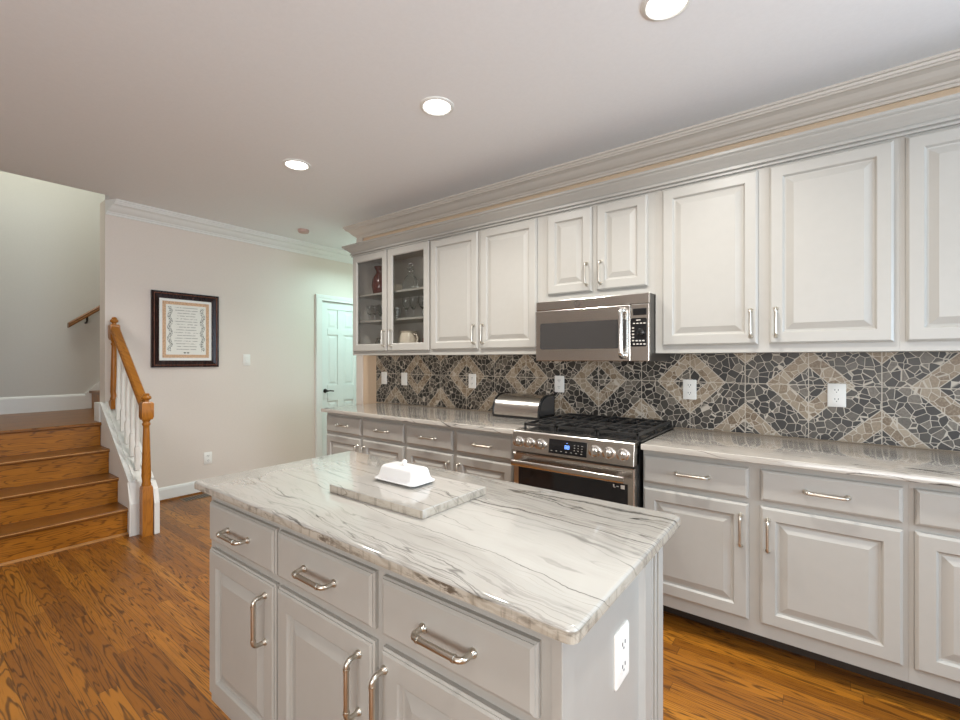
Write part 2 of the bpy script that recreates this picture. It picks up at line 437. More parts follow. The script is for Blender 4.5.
# ------------------------------------------------------------------ mesh helpers
class MB:
    def __init__(self, M4=None):
        self.bm = bmesh.new()
        self.M4 = M4

    def _f(self, vs, mi=0):
        try:
            f = self.bm.faces.new(vs)
            f.material_index = mi
            return f
        except ValueError:
            return None

    def box(self, x0, x1, y0, y1, z0, z1, mi=0):
        v = [self.bm.verts.new((x, y, z)) for z in (z0, z1) for y in (y0, y1) for x in (x0, x1)]
        for q in ((0, 2, 3, 1), (4, 5, 7, 6), (0, 1, 5, 4), (2, 6, 7, 3), (0, 4, 6, 2), (1, 3, 7, 5)):
            self._f([v[i] for i in q], mi)
        return self

    def prism(self, pts, axis, a0, a1, mi=0):
        mk = {'x': lambda a, p: (a, p[0], p[1]), 'y': lambda a, p: (p[0], a, p[1]), 'z': lambda a, p: (p[0], p[1], a)}[axis]
        A = [self.bm.verts.new(mk(a0, p)) for p in pts]
        B = [self.bm.verts.new(mk(a1, p)) for p in pts]
        n = len(pts)
        self._f(A[::-1], mi)
        self._f(B, mi)
        for i in range(n):
            self._f([A[i], A[(i + 1) % n], B[(i + 1) % n], B[i]], mi)
        return self

    def loft(self, rings, mi=0, cap=True):
        R = [[self.bm.verts.new(p) for p in r] for r in rings]
        n = len(R[0])
        for a, b in zip(R, R[1:]):
            for i in range(n):
                self._f([a[i], a[(i + 1) % n], b[(i + 1) % n], b[i]], mi)
        if cap:
            self._f(R[0][::-1], mi)
            self._f(R[-1], mi)
        return self

    def lathe(self, prof, c, axis='z', seg=20, mi=0, cap=True):
        rings = []
        for r, h in prof:
            ring = []
            for k in range(seg):
                a = 2 * PI * k / seg
                u, v = max(r, 0.0002) * math.cos(a), max(r, 0.0002) * math.sin(a)
                ring.append({'z': (c[0] + u, c[1] + v, c[2] + h), 'y': (c[0] + u, c[1] - h, c[2] + v), 'x': (c[0] + h, c[1] + u, c[2] + v)}[axis])
            rings.append(ring)
        return self.loft(rings, mi, cap)

    def tube(self, path, r, seg=10, mi=0):
        P = [Vector(p) for p in path]
        rings = []
        up = None
        for i, p in enumerate(P):
            if i == 0:
                t = P[1] - P[0]
            elif i == len(P) - 1:
                t = P[-1] - P[-2]
            else:
                t = (P[i + 1] - P[i]).normalized() + (P[i] - P[i - 1]).normalized()
            t.normalize()
            if up is None:
                up = t.orthogonal().normalized()
            up = (up - t * up.dot(t)).normalized()
            sd = t.cross(up)
            rr = r[i] if isinstance(r, (list, tuple)) else r
            rings.append([p + (up * math.cos(2 * PI * k / seg) + sd * math.sin(2 * PI * k / seg)) * rr for k in range(seg)])
        return self.loft(rings, mi)

    def panel(self, x0, x1, z0, z1, y, back, rings, mi=0):
        """board facing -y: front at y, back at y+back; rings are (inset, recess)"""
        R = [[(x0, y + back, z0), (x1, y + back, z0), (x1, y + back, z1), (x0, y + back, z1)]]
        for i, d in rings:
            R.append([(x0 + i, y + d, z0 + i), (x1 - i, y + d, z0 + i), (x1 - i, y + d, z1 - i), (x0 + i, y + d, z1 - i)])
        return self.loft(R, mi)

    def frame(self, x0, x1, z0, z1, y, back, wd, rings=None, mi=0):
        """open frame facing -y, moulded by rings running out -> in, opening of width wd"""
        rings = rings or [(0, 0.004), (0.004, 0), (wd - 0.008, 0), (wd, 0.008)]
        R = [[(x0, y + back, z0), (x1, y + back, z0), (x1, y + back, z1), (x0, y + back, z1)]]
        for i, d in rings:
            R.append([(x0 + i, y + d, z0 + i), (x1 - i, y + d, z0 + i), (x1 - i, y + d, z1 - i), (x0 + i, y + d, z1 - i)])
        R.append([(x0 + wd, y + back, z0 + wd), (x1 - wd, y + back, z0 + wd), (x1 - wd, y + back, z1 - wd), (x0 + wd, y + back, z1 - wd)])
        R.append(R[0])
        V = [[self.bm.verts.new(p) for p in r] for r in R[:-1]]
        V.append(V[0])
        for a, b in zip(V, V[1:]):
            for i in range(4):
                self._f([a[i], a[(i + 1) % 4], b[(i + 1) % 4], b[i]], mi)
        return self

    def slab(self, x0, x1, y0, y1, prof, rc=0.012, seg=4, mi=0):
        """horizontal slab lofted from rounded rectangles; prof is (inset, z)"""
        rings = []
        for ins, z in prof:
            r = max(rc - ins * 0.3, 0.002)
            ring = []
            for cx, cy, a0 in ((x1 - ins - r, y1 - ins - r, 0), (x0 + ins + r, y1 - ins - r, 90), (x0 + ins + r, y0 + ins + r, 180), (x1 - ins - r, y0 + ins + r, 270)):
                for k in range(seg + 1):
                    a = math.radians(a0 + 90 * k / seg)
                    ring.append((cx + r * math.cos(a), cy + r * math.sin(a), z))
            rings.append(ring)
        return self.loft(rings, mi)

    def sweep(self, path, prof, mi=0):
        """profile (out, z) swept along a plan path, out = right-hand side of travel, mitred"""
        P = [Vector((p[0], p[1])) for p in path]
        N = []
        for i in range(len(P)):
            ns = []
            if i > 0:
                d = (P[i] - P[i - 1]).normalized()
                ns.append(Vector((d.y, -d.x)))
            if i < len(P) - 1:
                d = (P[i + 1] - P[i]).normalized()
                ns.append(Vector((d.y, -d.x)))
            if len(ns) == 1:
                N.append(ns[0])
            else:
                b = ns[0] + ns[1]
                N.append(b / (1 + ns[0].dot(ns[1])))
        return self.loft([[(p.x + n.x * o, p.y + n.y * o, z) for o, z in prof] for p, n in zip(P, N)], mi)

    def build(self, name, mats, parent=None, origin=None, smooth=False, bevel=0.0, label=None, sharp=38):
        bm = self.bm
        if self.M4 is not None:
            bm.transform(self.M4)
        off = Vector((0, 0, 0))
        if parent is not None:
            q = parent
            while q is not None:
                off += q.location
                q = q.parent
        elif origin is not None:
            off = Vector(origin)
        bmesh.ops.translate(bm, verts=bm.verts, vec=-off)
        bmesh.ops.recalc_face_normals(bm, faces=bm.faces)
        me = bpy.data.meshes.new(name)
        bm.to_mesh(me)
        bm.free()
        if not isinstance(mats, (list, tuple)):
            mats = [mats]
        for m in mats:
            me.materials.append(m)
        if smooth:
            me.polygons.foreach_set('use_smooth', [True] * len(me.polygons))
            me.set_sharp_from_angle(angle=math.radians(sharp))
        o = bpy.data.objects.new(name, me)
        C.objects.link(o)
        if parent is not None:
            o.parent = parent
        else:
            o.location = off
        if bevel:
            b = o.modifiers.new('bevel', 'BEVEL')
            b.width = bevel
            b.segments = 2
            b.limit_method = 'ANGLE'
        if label:
            o['label'] = label
        return o


def tag(o, label, cat, group=None, kind=None):
    o['label'] = label
    o['category'] = cat
    if group:
        o['group'] = group
    if kind:
        o['kind'] = kind
    return o


def thing(name, loc, label, cat, group=None):
    o = bpy.data.objects.new(name, None)
    o.empty_display_size = 0.05
    o.location = loc
    C.objects.link(o)
    return tag(o, label, cat, group)


def struct(name, mb, mat, parent=None, **k):
    o = mb.build(name, mat, parent, **k)
    o['kind'] = 'structure'
    return o


def rrect(w_, h_, r, seg=5):
    """rounded rectangle outline centred on 0"""
    pts = []
    for cx, cy, a0 in ((w_ / 2 - r, h_ / 2 - r, 0), (-w_ / 2 + r, h_ / 2 - r, 90), (-w_ / 2 + r, -h_ / 2 + r, 180), (w_ / 2 - r, -h_ / 2 + r, 270)):
        for k in range(seg + 1):
            a = math.radians(a0 + 90 * k / seg)
            pts.append((cx + r * math.cos(a), cy + r * math.sin(a)))
    return pts


LEFTWALL = Matrix.Translation((-5.0, 0, 0)) @ Matrix.Rotation(PI / 2, 4, 'Z')   # local x -> world y, local -y -> world +x

# ------------------------------------------------------------------ the room
WB, WL, HT = 3.03, -5.0, 2.74
b = MB().box(-6.62, 2.72, -3.12, 5.72, -0.08, 0.0)
struct('floor', b, M['floor'])
b = MB().box(-5.0, 2.72, 1.156, 5.72, HT, 2.90).box(-4.85, 2.72, -0.06, 1.156, HT, 2.90).box(-5.0, 2.72, -3.12, -0.06, HT, 2.90)
struct('ceiling', b, M['ceiling'])
b = MB().box(-3.93, 2.6, WB, 3.15, 0, HT)
struct('wall_back', b, M['tanwall'])
b = MB().box(-3.93, -3.81, 3.15, 5.6, 0, HT)
struct('wall_hall', b, M['wall'])
b = MB().box(-5.16, -3.81, 5.6, 5.72, 0, HT)
struct('wall_hall_end', b, M['wall'])
b = MB()
b.box(-5.16, WL, 1.156, 3.287, 0, HT).box(-5.16, WL, 3.287, 3.893, 2.09, HT).box(-5.16, WL, 3.893, 5.6, 0, HT)
struct('wall_left', b, M['wall'])
b = MB().box(-5.16, WL, -3.0, -0.06, 0, HT)
struct('wall_left_front', b, M['wall'])
b = MB().box(-5.16, -4.85, -0.06, 5.72, 2.90, 4.6)
struct('wall_stairwell_header', b, M['wall_stair'])
b = MB().box(-6.62, -6.5, -0.06, 5.72, 0, 4.6)
struct('wall_stairwell_back', b, M['wall_stair'])
b = MB().box(-6.5, -5.0, -0.16, -0.06, 0, 4.6)
struct('wall_stairwell_side', b, M['wall_stair'])
b = MB().box(-6.62, -5.0, -0.16, 5.72, 4.6, 4.7)
struct('ceiling_stairwell', b, M['ceiling'])
b = MB().box(-6.5, -5.16, 5.6, 5.72, 0, 4.6)
struct('wall_stairwell_end', b, M['wall_stair'])
# wall behind the camera with an opening added for fill light, right wall with its window
b = MB()
b.box(-5.16, -1.0, -3.12, -3.0, 0, HT).box(2.4, 2.72, -3.12, -3.0, 0, HT).box(-1.0, 2.4, -3.12, -3.0, 0, 0.65).box(-1.0, 2.4, -3.12, -3.0, 2.25, HT)
struct('wall_front', b, M['wall'])
b = MB()
b.box(2.6, 2.72, -3.0, 0.15, 0, HT).box(2.6, 2.72, 2.45, 3.15, 0, HT).box(2.6, 2.72, 0.15, 2.45, 0, 0.65).box(2.6, 2.72, 0.15, 2.45, 2.25, HT)
struct('wall_right', b, M['wall'])

# tiled splashback
b = MB().box(-3.63, 2.6, 3.022, WB, 0.916, 1.384)
struct('wall_tiles', b, M['mosaic'])
# pale strip at the end of the tiled wall
b = MB().box(-3.942, -3.845, 3.012, WB, 0, 2.62)
struct('wall_end_strip', b, M['crown'], bevel=0.003)

crown = [(0, 2.615), (0.012, 2.615), (0.012, 2.630), (0.018, 2.634), (0.022, 2.644), (0.036, 2.652), (0.052, 2.668), (0.068, 2.688),
         (0.086, 2.699), (0.094, 2.700), (0.094, 2.710), (0.101, 2.713), (0.104, 2.724), (0.114, 2.727), (0.114, 2.7395), (0, 2.7395)]
b = MB().sweep([(-3.93, 5.6), (-3.93, WB), (2.6, WB)], crown)
struct('trim_2', b, M['crown'])
b = MB().loft([[(WL + o_, 1.157 + 0.45 * o_, z_) for o_, z_ in crown], [(WL + o_, 5.6, z_) for o_, z_ in crown]])
struct('trim_3', b, M['trim'])
base = [(0, 0), (0.016, 0), (0.016, 0.105), (0.011, 0.122), (0.004, 0.130), (0, 0.131)]
b = MB().sweep([(WL, 1.29), (WL, 3.20)], base)
struct('baseboard_left', b, M['trim'])
b = MB().sweep([(WL + 0.016, 1.29), (WL + 0.016, 3.20)], [(0, 0), (0.014, 0), (0.012, 0.010), (0.005, 0.016), (0, 0.017)])
struct('trim_4', b, M['tread'])
b = MB().sweep([(-6.5, -0.06), (-6.5, 1.33)], [(0, 0.8), (0.016, 0.8), (0.016, 0.945), (0.010, 0.960), (0, 0.968)])
struct('baseboard_landing', b, M['trim'])

# six panel door of the side hall
d = struct('door_1', MB(LEFTWALL).box(3.293, 3.887, 0.03, 0.065, 0.008, 2.082), M['door'])
b = MB(LEFTWALL)
for x0, x1 in ((3.40, 3.535), (3.645, 3.78)):
    for z0, z1 in ((1.75, 1.96), (1.03, 1.655), (0.22, 0.81)):
        b.panel(x0, x1, z0, z1, 0.022, 0.008, [(0, 0.008), (0.012, 0.0065), (0.03, 0.001), (0.034, 0.0)])
b.frame(3.293, 3.887, 0.008, 2.082, 0.016, 0.014, 0.10)
b.box(3.545, 3.635, 0.0165, 0.03, 0.108, 1.982).box(3.393, 3.545, 0.016, 0.03, 1.665, 1.74).box(3.393, 3.545, 0.016, 0.03, 0.82, 1.02).box(3.635, 3.787, 0.016, 0.03, 1.665, 1.74).box(3.635, 3.787, 0.016, 0.03, 0.82, 1.02)
b.build('door_panel', M['door'], d)
b = MB(LEFTWALL)
b.lathe([(0.026, 0), (0.026, 0.008), (0.012, 0.012), (0.012, 0.05)], (3.355, 0.016, 0.95), 'y', 16)
b.tube([(3.355, -0.03, 0.95), (3.40, -0.032, 0.952), (3.45, -0.03, 0.945)], 0.008, 8)
b.build('door_handle', M['lever'], d, smooth=True)
b = MB(LEFTWALL)
for x0, x1 in ((3.203, 3.292), (3.888, 3.977)):
    b.box(x0, x1, -0.022, -0.0005, 0, 2.155)
    b.box(x0 + 0.008, x1 - 0.03, -0.028, -0.022, 0, 2.114)
b.box(3.292, 3.888, -0.022, -0.0005, 2.083, 2.155).box(3.203, 3.977, -0.028, -0.022, 2.115, 2.150)
struct('trim_5', b, M['trim'], bevel=0.002)

# front window added to carry the fill light; right window out of frame
b = MB()
b.box(-1.0, 2.4, -3.07, -3.0, 0.65, 0.71).box(-1.0, 2.4, -3.07, -3.0, 2.19, 2.25)
for x in (-1.0, 0.11, 1.23, 2.34):
    b.box(x, x + 0.06, -3.07, -3.0, 0.71, 2.19)
struct('added_window', b, M['trim'])
b = MB()
b.box(2.6, 2.67, 0.15, 2.45, 0.65, 0.71).box(2.6, 2.67, 0.15, 2.45, 2.19, 2.25)
for y in (0.15, 1.27, 2.39):
    b.box(2.6, 2.67, y, y + 0.06, 0.71, 2.19)
struct('window_2', b, M['trim'])


# ------------------------------------------------------------------ cabinets
def handle_mesh(name, length, proj=0.032, r=0.0058):
    """bar pull along local z, centred, standing off toward -y; straight bar with bent ends and collars"""
    h = length / 2
    b = MB()
    path = [(0, 0, -h)]
    for k in range(6):
        a = PI / 2 * k / 5
        path.append((0, -proj + 0.014 * (1 - math.sin(a)), -h + 0.014 * (1 - math.cos(a))))
    path = path + [(0, y, -z) for _, y, z in path[::-1]]
    b.tube(path, r, 10)
    for s in (-1, 1):
        b.lathe([(0.0105, 0), (0.0105, 0.003), (0.0075, 0.007), (0.0062, 0.010)], (0, 0, s * h), 'y', 14)
        b.lathe([(r + 0.0001, -0.003), (r + 0.0016, -0.0025), (r + 0.0016, 0.0025), (r + 0.0001, 0.003)], (0, -proj, s * (h - 0.019)), 'z', 12, cap=False)
    o = b.build(name, M['nickel'], smooth=True)
    me = o.data
    bpy.data.objects.remove(o)
    return me


HM = {L: handle_mesh('handle', L) for L in (0.135, 0.140)}
HM_IS = handle_mesh('handle', 0.138, 0.036, 0.0066)
HM_IS2 = handle_mesh('handle', 0.134, 0.036, 0.0066)


def handle(parent, pos, mesh, horizontal=False):
    o = bpy.data.objects.new('handle', mesh)
    C.objects.link(o)
    off = Vector((0, 0, 0))
    q = parent
    while q is not None:
        off += q.location
        q = q.parent
    o.parent = parent
    o.location = Vector(pos) - off
    if horizontal:
        o.rotation_euler = (0, PI / 2, 0)
    return o


RAISED = [(0, 0.009), (0.005, 0.006), (0.005, 0.003), (0.010, 0.0), (0.056, 0.0), (0.060, 0.004), (0.064, 0.011), (0.071, 0.012), (0.098, 0.003), (0.101, 0.002)]
DRAWER = [(0, 0.010), (0.004, 0.006), (0.004, 0.004), (0.012, 0.0)]


def door(parent, x0, x1, z0, z1, y, side=None, hz=None, hm=None, inset=0.03):
    d_ = MB().panel(x0, x1, z0, z1, y, 0.02, RAISED).build('door', M['cab'], parent)
    if side:
        handle(d_, (x1 - inset if side == 'r' else x0 + inset, y, hz), hm or HM[0.135])
    return d_


def drawer(parent, x0, x1, z0, z1, y, hx=None, hm=None, hz=None):
    d_ = MB().panel(x0, x1, z0, z1, y, 0.02, DRAWER).build('drawer', M['cab'], parent)
    handle(d_, ((x0 + x1) / 2 if hx is None else hx, y, (z0 + z1) / 2 if hz is None else hz), hm or HM[0.140], True)
    return d_


def base_cabinet(x0, x1, units, label, group='base cabinets under the tiled wall'):
    r = thing('base_cabinet', ((x0 + x1) / 2, 2.70, 0), label, 'cabinet', group)
    MB().box(x0, x1, 2.37, 3.02, 0.106, 0.883).build('body', M['cab'], r)
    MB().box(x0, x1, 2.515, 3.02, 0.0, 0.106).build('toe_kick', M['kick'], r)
    for a, c_, s in units:
        drawer(r, a, c_, 0.715, 0.853, 2.35)
        door(r, a, c_, 0.168, 0.690, 2.35, s, 0.568)
    return r


base_cabinet(-3.510, -2.5012, [(-3.497, -3.024, 'r'), (-2.998, -2.515, 'l')], 'grey two-door base cabinet at the far left end of the counter, by the hall door')
base_cabinet(-2.5008, -1.506, [(-2.485, -2.032, 'r'), (-1.996, -1.541, 'l')], 'grey two-door base cabinet directly left of the range')
base_cabinet(-0.744, 0.2568, [(-0.740, -0.272, 'r'), (-0.227, 0.240, 'l')], 'grey base cabinet directly right of the range with two raised panel doors in full view')
base_cabinet(0.2572, 1.262, [(0.273, 0.742, 'r'), (0.778, 1.245, 'l')], 'grey base cabinet cut off by the right edge of the photo')

YU, YF = 2.67, 2.69     # upper doors, upper face frames


def wall_cabinet(x0, x1, z0, units, dz0, hz, label, group='wall cabinets above the tiled wall'):
    r = thing('wall_cabinet', ((x0 + x1) / 2, 2.86, z0), label, 'cabinet', group)
    MB().box(x0, x1, YF, WB - 0.001, z0, 2.335).build('body', M['cab'], r)
    for a, c_, s in units:
        door(r, a, c_, dz0, 2.305, YU, s, hz)
    return r


wall_cabinet(-2.5506, -1.5112, 1.381, [(-2.540, -2.059, 'r'), (-2.036, -1.556, 'l')], 1.422, 1.533, 'tall pale wall cabinet between the glass-door cabinet and the microwave')
wall_cabinet(-1.5108, -0.7752, 1.720, [(-1.472, -1.160, 'r'), (-1.128, -0.818, 'l')], 1.772, 1.880, 'short pale two-door wall cabinet above the microwave')
wall_cabinet(-0.7748, 0.2628, 1.379, [(-0.735, -0.268, 'r'), (-0.220, 0.243, 'l')], 1.420, 1.527, 'pale wall cabinet right of the microwave with two wide raised panel doors')
wall_cabinet(0.2632, 1.300, 1.379, [(0.282, 0.760, 'r'), (0.800, 1.28, 'l')], 1.420, 1.527, 'pale wall cabinet cut off by the right edge of the photo')

# glass-door wall cabinet: a hollow carcase with two shelves
gx0, gx1 = -3.566, -2.551
g = thing('glass_door_cabinet', ((gx0 + gx1) / 2, 2.86, 1.385), 'pale wall cabinet with two glass doors showing glassware on shelves', 'cabinet', 'wall cabinets above the tiled wall')
b = MB()
b.box(gx0, gx0 + 0.018, YF + 0.02, WB - 0.001, 1.385, 2.335).box(gx1 - 0.018, gx1, YF + 0.02, WB - 0.001, 1.385, 2.335)
b.box(gx0, gx1, YF + 0.02, WB - 0.001, 1.385, 1.43).box(gx0, gx1, YF + 0.02, WB - 0.001, 2.31, 2.335)
b.box(gx0 + 0.018, gx1 - 0.018, WB - 0.014, WB - 0.001, 1.43, 2.31)
b.build('body', M['cabin'], g)
b = MB()
b.box(gx0, gx0 + 0.04, YF, YF + 0.02, 1.385, 2.335).box(gx1 - 0.03, gx1, YF, YF + 0.02, 1.385, 2.335)
b.box(gx0 + 0.04, gx1 - 0.03, YF, YF + 0.02, 1.385, 1.44).box(gx0 + 0.04, gx1 - 0.03, YF, YF + 0.02, 2.29, 2.335)
b.box(-3.09, -3.045, YF, YF + 0.02, 1.44, 2.29)
b.box(gx0 - 0.002, gx0, YF, WB - 0.001, 1.385, 2.335)
b.build('face_frame', M['cab'], g)
for z in (1.690, 1.937):
    MB().box(gx0 + 0.019, gx1 - 0.019, 2.725, WB - 0.015, z, z + 0.018).build('shelf', M['cab'], g)
for a, c_, s in ((-3.548, -3.073, 'r'), (-3.061, -2.560, 'l')):
    d_ = MB().frame(a, c_, 1.422, 2.312, YU, 0.02, 0.064).build('door', M['cab'], g)
    MB().box(a + 0.06, c_ - 0.06, YU + 0.010, YU + 0.014, 1.482, 2.252).build('glass_pane', M['pane'], d_, label='clear glass pane')
    handle(d_, (c_ - 0.03 if s == 'r' else a + 0.052, YU, 1.533), HM[0.135])

# crown along the top of the wall cabinets
prof = [(0, 2.316), (0.013, 2.316), (0.013, 2.325), (0.006, 2.327), (0.006, 2.332), (0.021, 2.334), (0.021, 2.344), (0.013, 2.346), (0.013, 2.351), (0.020, 2.358), (0.032, 2.369), (0.046, 2.380), (0.058, 2.390), (0.062, 2.397), (0.068, 2.399), (0.074, 2.403), (0.074, 2.416), (0, 2.416)]
b = MB().sweep([(gx0 - 0.002, WB - 0.002), (gx0 - 0.002, YF), (1.300, YF)], prof)
struct('trim_6', b, M['cab'])

# ------------------------------------------------------------------ counters
edge = [(0.004, 0.884), (0.0, 0.8865), (0.0, 0.9095), (0.0012, 0.9125), (0.004, 0.914)]
o = MB().slab(-3.535, -1.503, 2.318, 3.021, edge, 0.01).build('countertop', M['quartz_grey'], origin=(-2.5, 2.67, 0.884), smooth=True, sharp=24)
tag(o, 'grey veined stone countertop left of the range', 'countertop')
o = MB().slab(-0.742, 1.28, 2.318, 3.021, edge, 0.004).build('countertop', M['quartz_grey'], origin=(0.3, 2.67, 0.884), smooth=True, sharp=24)
tag(o, 'grey veined stone countertop right of the range', 'countertop')

# ------------------------------------------------------------------ island
isl = thing('kitchen_island', (-1.045, 1.0, 0), 'grey kitchen island with drawers above raised panel doors', 'island')
b = MB().box(-1.745, -0.376, 0.705, 1.29, 0.125, 0.8835)
b.build('body', M['cab'], isl)
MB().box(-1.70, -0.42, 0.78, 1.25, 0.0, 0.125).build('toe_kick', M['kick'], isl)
# panelled right end
RE = Matrix.Translation((-0.356, 0, 0)) @ Matrix.Rotation(PI / 2, 4, 'Z')
b = MB(RE)
b.frame(0.699, 1.200, 0.125, 0.8835, 0.0, 0.02, 0.066, [(0, 0.001), (0.001, 0), (0.048, 0), (0.051, 0.003), (0.066, 0.012)])
b.box(0.760, 1.145, 0.012, 0.02, 0.18, 0.82)
b.build('end_panel', M['cab'], isl)
b = MB(RE)
b.box(1.206, 1.222, 0.001, 0.02, 0.0, 0.8835).box(1.230, 1.246, -0.001, 0.02, 0.0, 0.8835).box(1.252, 1.293, -0.004, 0.02, 0.0, 0.8835)
b.box(1.200, 1.293, 0.012, 0.02, 0.0, 0.8835)
b.build('corner_post', M['cab'], isl, bevel=0.002)
for a, c_, s in ((-1.722, -1.280, 'r'), (-1.266, -0.838, 'r'), (-0.810, -0.400, 'l')):
    drawer(isl, a, c_, 0.708, 0.843, 0.685, hm=HM_IS2, hz=0.776)
    door(isl, a, c_, 0.172, 0.680, 0.685, s, 0.568, HM_IS, 0.048 if s == 'r' else 0.016)
o = MB(RE)
o.loft([[(1.010 + x * k, 0.012 - h, 0.672 + z * k) for x, z in rrect(0.082, 0.124, 0.006)] for k, h in ((1, 0), (1, 0.003), (0.94, 0.006))])
pl = o.build('outlet', M['plastic'], isl, smooth=True, label='white outlet plate on the island end')
for dz in (-0.025, 0.025):
    s_ = MB(RE)
    s_.loft([[(1.010 + x, 0.006 - h, 0.672 + dz + z) for x, z in rrect(0.034, 0.029, 0.012)] for h in (0, 0.0015)])
    s_.box(1.000, 1.003, 0.0038, 0.006, 0.672 + dz, 0.672 + dz + 0.008, 1).box(1.016, 1.019, 0.0038, 0.006, 0.672 + dz, 0.672 + dz + 0.008, 1)
    s_.box(1.0075, 1.0115, 0.0038, 0.006, 0.672 + dz - 0.009, 0.672 + dz - 0.005, 1)
    s_.build('socket', [M['plastic'], M['slot']], pl)

iedge = [(0.006, 0.884), (0.0, 0.888), (0.0, 0.907), (0.001, 0.910), (0.004, 0.913), (0.007, 0.914)]
o = MB().slab(-1.775, -0.312, 0.655, 1.326, iedge, 0.018, 6).build('island_top', M['quartz'], origin=(-1.045, 0.99, 0.884), smooth=True, sharp=24)
tag(o, 'white veined stone top of the kitchen island', 'countertop')

o = MB().slab(-1.272, -0.852, 0.866, 1.150, [(0.001, 0.9145), (0, 0.916), (0, 0.937), (0.0015, 0.9392)], 0.003, 2).build('stone_board', M['board'], origin=(-1.06, 1.008, 0.9145), smooth=True, sharp=24)
tag(o, 'grey veined stone serving board lying on the island top', 'board')

bd = thing('butter_dish', (-1.11, 1.035, 0.9395), 'white ceramic covered butter dish on the stone board', 'butter dish')
MB().slab(-1.194, -1.012, 0.986, 1.086, [(0.016, 0.9396), (0.012, 0.9405), (0.003, 0.944), (0.001, 0.9462), (0.004, 0.9462), (0.014, 0.944)], 0.016, 5).build('tray', M['white_ceramic'], bd, smooth=True)
lid = MB().slab(-1.199, -1.006, 0.980, 1.092, [(0.005, 0.9465), (0.001, 0.9475), (0.0, 0.950), (0.003, 0.9525), (0.008, 0.955), (0.011, 0.960), (0.013, 0.968), (0.016, 0.980), (0.018, 0.986), (0.022, 0.9905), (0.029, 0.993), (0.037, 0.9938)], 0.020, 6).build('lid', M['white_ceramic'], bd, smooth=True)
MB().lathe([(0.004, -0.001), (0.0045, 0.003), (0.0085, 0.007), (0.0095, 0.011), (0.007, 0.016), (0.002, 0.018)], (-1.103, 1.036, 0.9938), 'z', 16).build('knob', M['white_ceramic'], lid, smooth=True)

# ------------------------------------------------------------------ range
rg = thing('gas_range', (-1.125, 2.65, 0), 'stainless steel gas range between the base cabinets', 'range')
RX0, RX1 = -1.484, -0.758
MB().box(RX0, RX1, 2.315, 3.015, 0.09, 0.900).build('body', M['darkmetal'], rg)
for x in (RX0 + 0.05, RX1 - 0.05):
    for y in (2.42, 2.95):
        MB().lathe([(0.018, 0), (0.018, 0.09)], (x, y, 0), 'z', 12).build('foot', M['black'], rg)
MB().box(RX0 - 0.004, RX1 + 0.012, 2.345, 3.018, 0.916, 0.926).box(RX0, RX1, 2.345, 3.015, 0.900, 0.916).build('cooktop', M['black'], rg, bevel=0.002)
cp = MB().prism([(2.262, 0.804), (2.276, 0.915), (2.282, 0.922), (2.345, 0.924), (2.345, 0.804)], 'x', RX0, RX1).build('control_panel', M['steel'], rg, bevel=0.002)
slope = (2.276 - 2.262) / (0.915 - 0.804)
py = lambda z: 2.262 + (z - 0.804) * slope
b = MB()
b.prism([(py(0.818) - 0.0015, 0.818), (py(0.896) - 0.0015, 0.896), (py(0.896) + 0.004, 0.896), (py(0.818) + 0.004, 0.818)], 'x', -1.238, -1.010)
b.build('display', M['blackglass'], cp)
# lit clock digits and small control marks on the display glass
b = MB()
def seg7(b, x, z, w_, h_, on, y, t=0.0022, mi=0):
    S7 = {'a': (x, x + w_, z + h_ - t, z + h_), 'g': (x, x + w_, z + h_ / 2 - t / 2, z + h_ / 2 + t / 2), 'd': (x, x + w_, z, z + t),
          'f': (x, x + t, z + h_ / 2, z + h_), 'b': (x + w_ - t, x + w_, z + h_ / 2, z + h_), 'e': (x, x + t, z, z + h_ / 2), 'c': (x + w_ - t, x + w_, z, z + h_ / 2)}
    for k in on:
        q = S7[k]
        b.box(q[0], q[1], y, y + 0.001, q[2], q[3], mi)
for x, on in ((-1.139, 'abcdefg'), (-1.123, 'abcdefg')):
    seg7(b, x, 0.849, 0.011, 0.020, on, py(0.86) - 0.003)
b.box(-1.130, -1.124, py(0.88) - 0.0025, py(0.88) - 0.0015, 0.8795, 0.8815)
b.build('clock_digits', M['blue'], cp)
b = MB()
for k in range(7):
    b.box(-1.225 + k * 0.030, -1.215 + k * 0.030, py(0.832) - 0.0024, py(0.832) - 0.0014, 0.8315, 0.8335)
for i in range(3):
    for j in range(3):
        b.box(-1.085 + i * 0.022, -1.078 + i * 0.022, py(0.845 + j * 0.015) - 0.0024, py(0.845 + j * 0.015) - 0.0014, 0.845 + j * 0.014, 0.847 + j * 0.014)
b.build('display_marks', M['key'], cp)
knob0 = None
for x in (-1.436, -1.363, -1.290, -0.963, -0.888, -0.813):
    if knob0 is None:
        b = MB()
        b.lathe([(0.031, -0.002), (0.031, 0.004), (0.027, 0.006), (0.0255, 0.026), (0.0235, 0.033), (0.017, 0.036)], (x, py(0.86), 0.86), 'y', 24)
        b.box(x - 0.0045, x + 0.0045, py(0.86) - 0.044, py(0.86) - 0.030, 0.838, 0.884)
        knob0 = b.build('knob', M['steel_v'], rg, smooth=True)
        kx = x
    else:
        k_ = knob0.copy()
        C.objects.link(k_)
        k_.location.x += x - kx
od = MB().panel(RX0 + 0.002, RX1 - 0.002, 0.245, 0.790, 2.276, 0.036, [(0, 0.004), (0.004, 0)]).build('oven_door', M['steel'], rg)
MB().panel(RX0 + 0.038, RX1 - 0.034, 0.33, 0.708, 2.2745, 0.004, [(0, 0.001), (0.004, 0)]).build('oven_window', M['blackglass'], od)
b = MB()
hy = 2.215
b.loft([[(x, hy + yy * 0.5, 0.743 + zz) for yy, zz in rrect(0.030, 0.034, 0.012, 4)] for x in (-1.455, -0.792)])
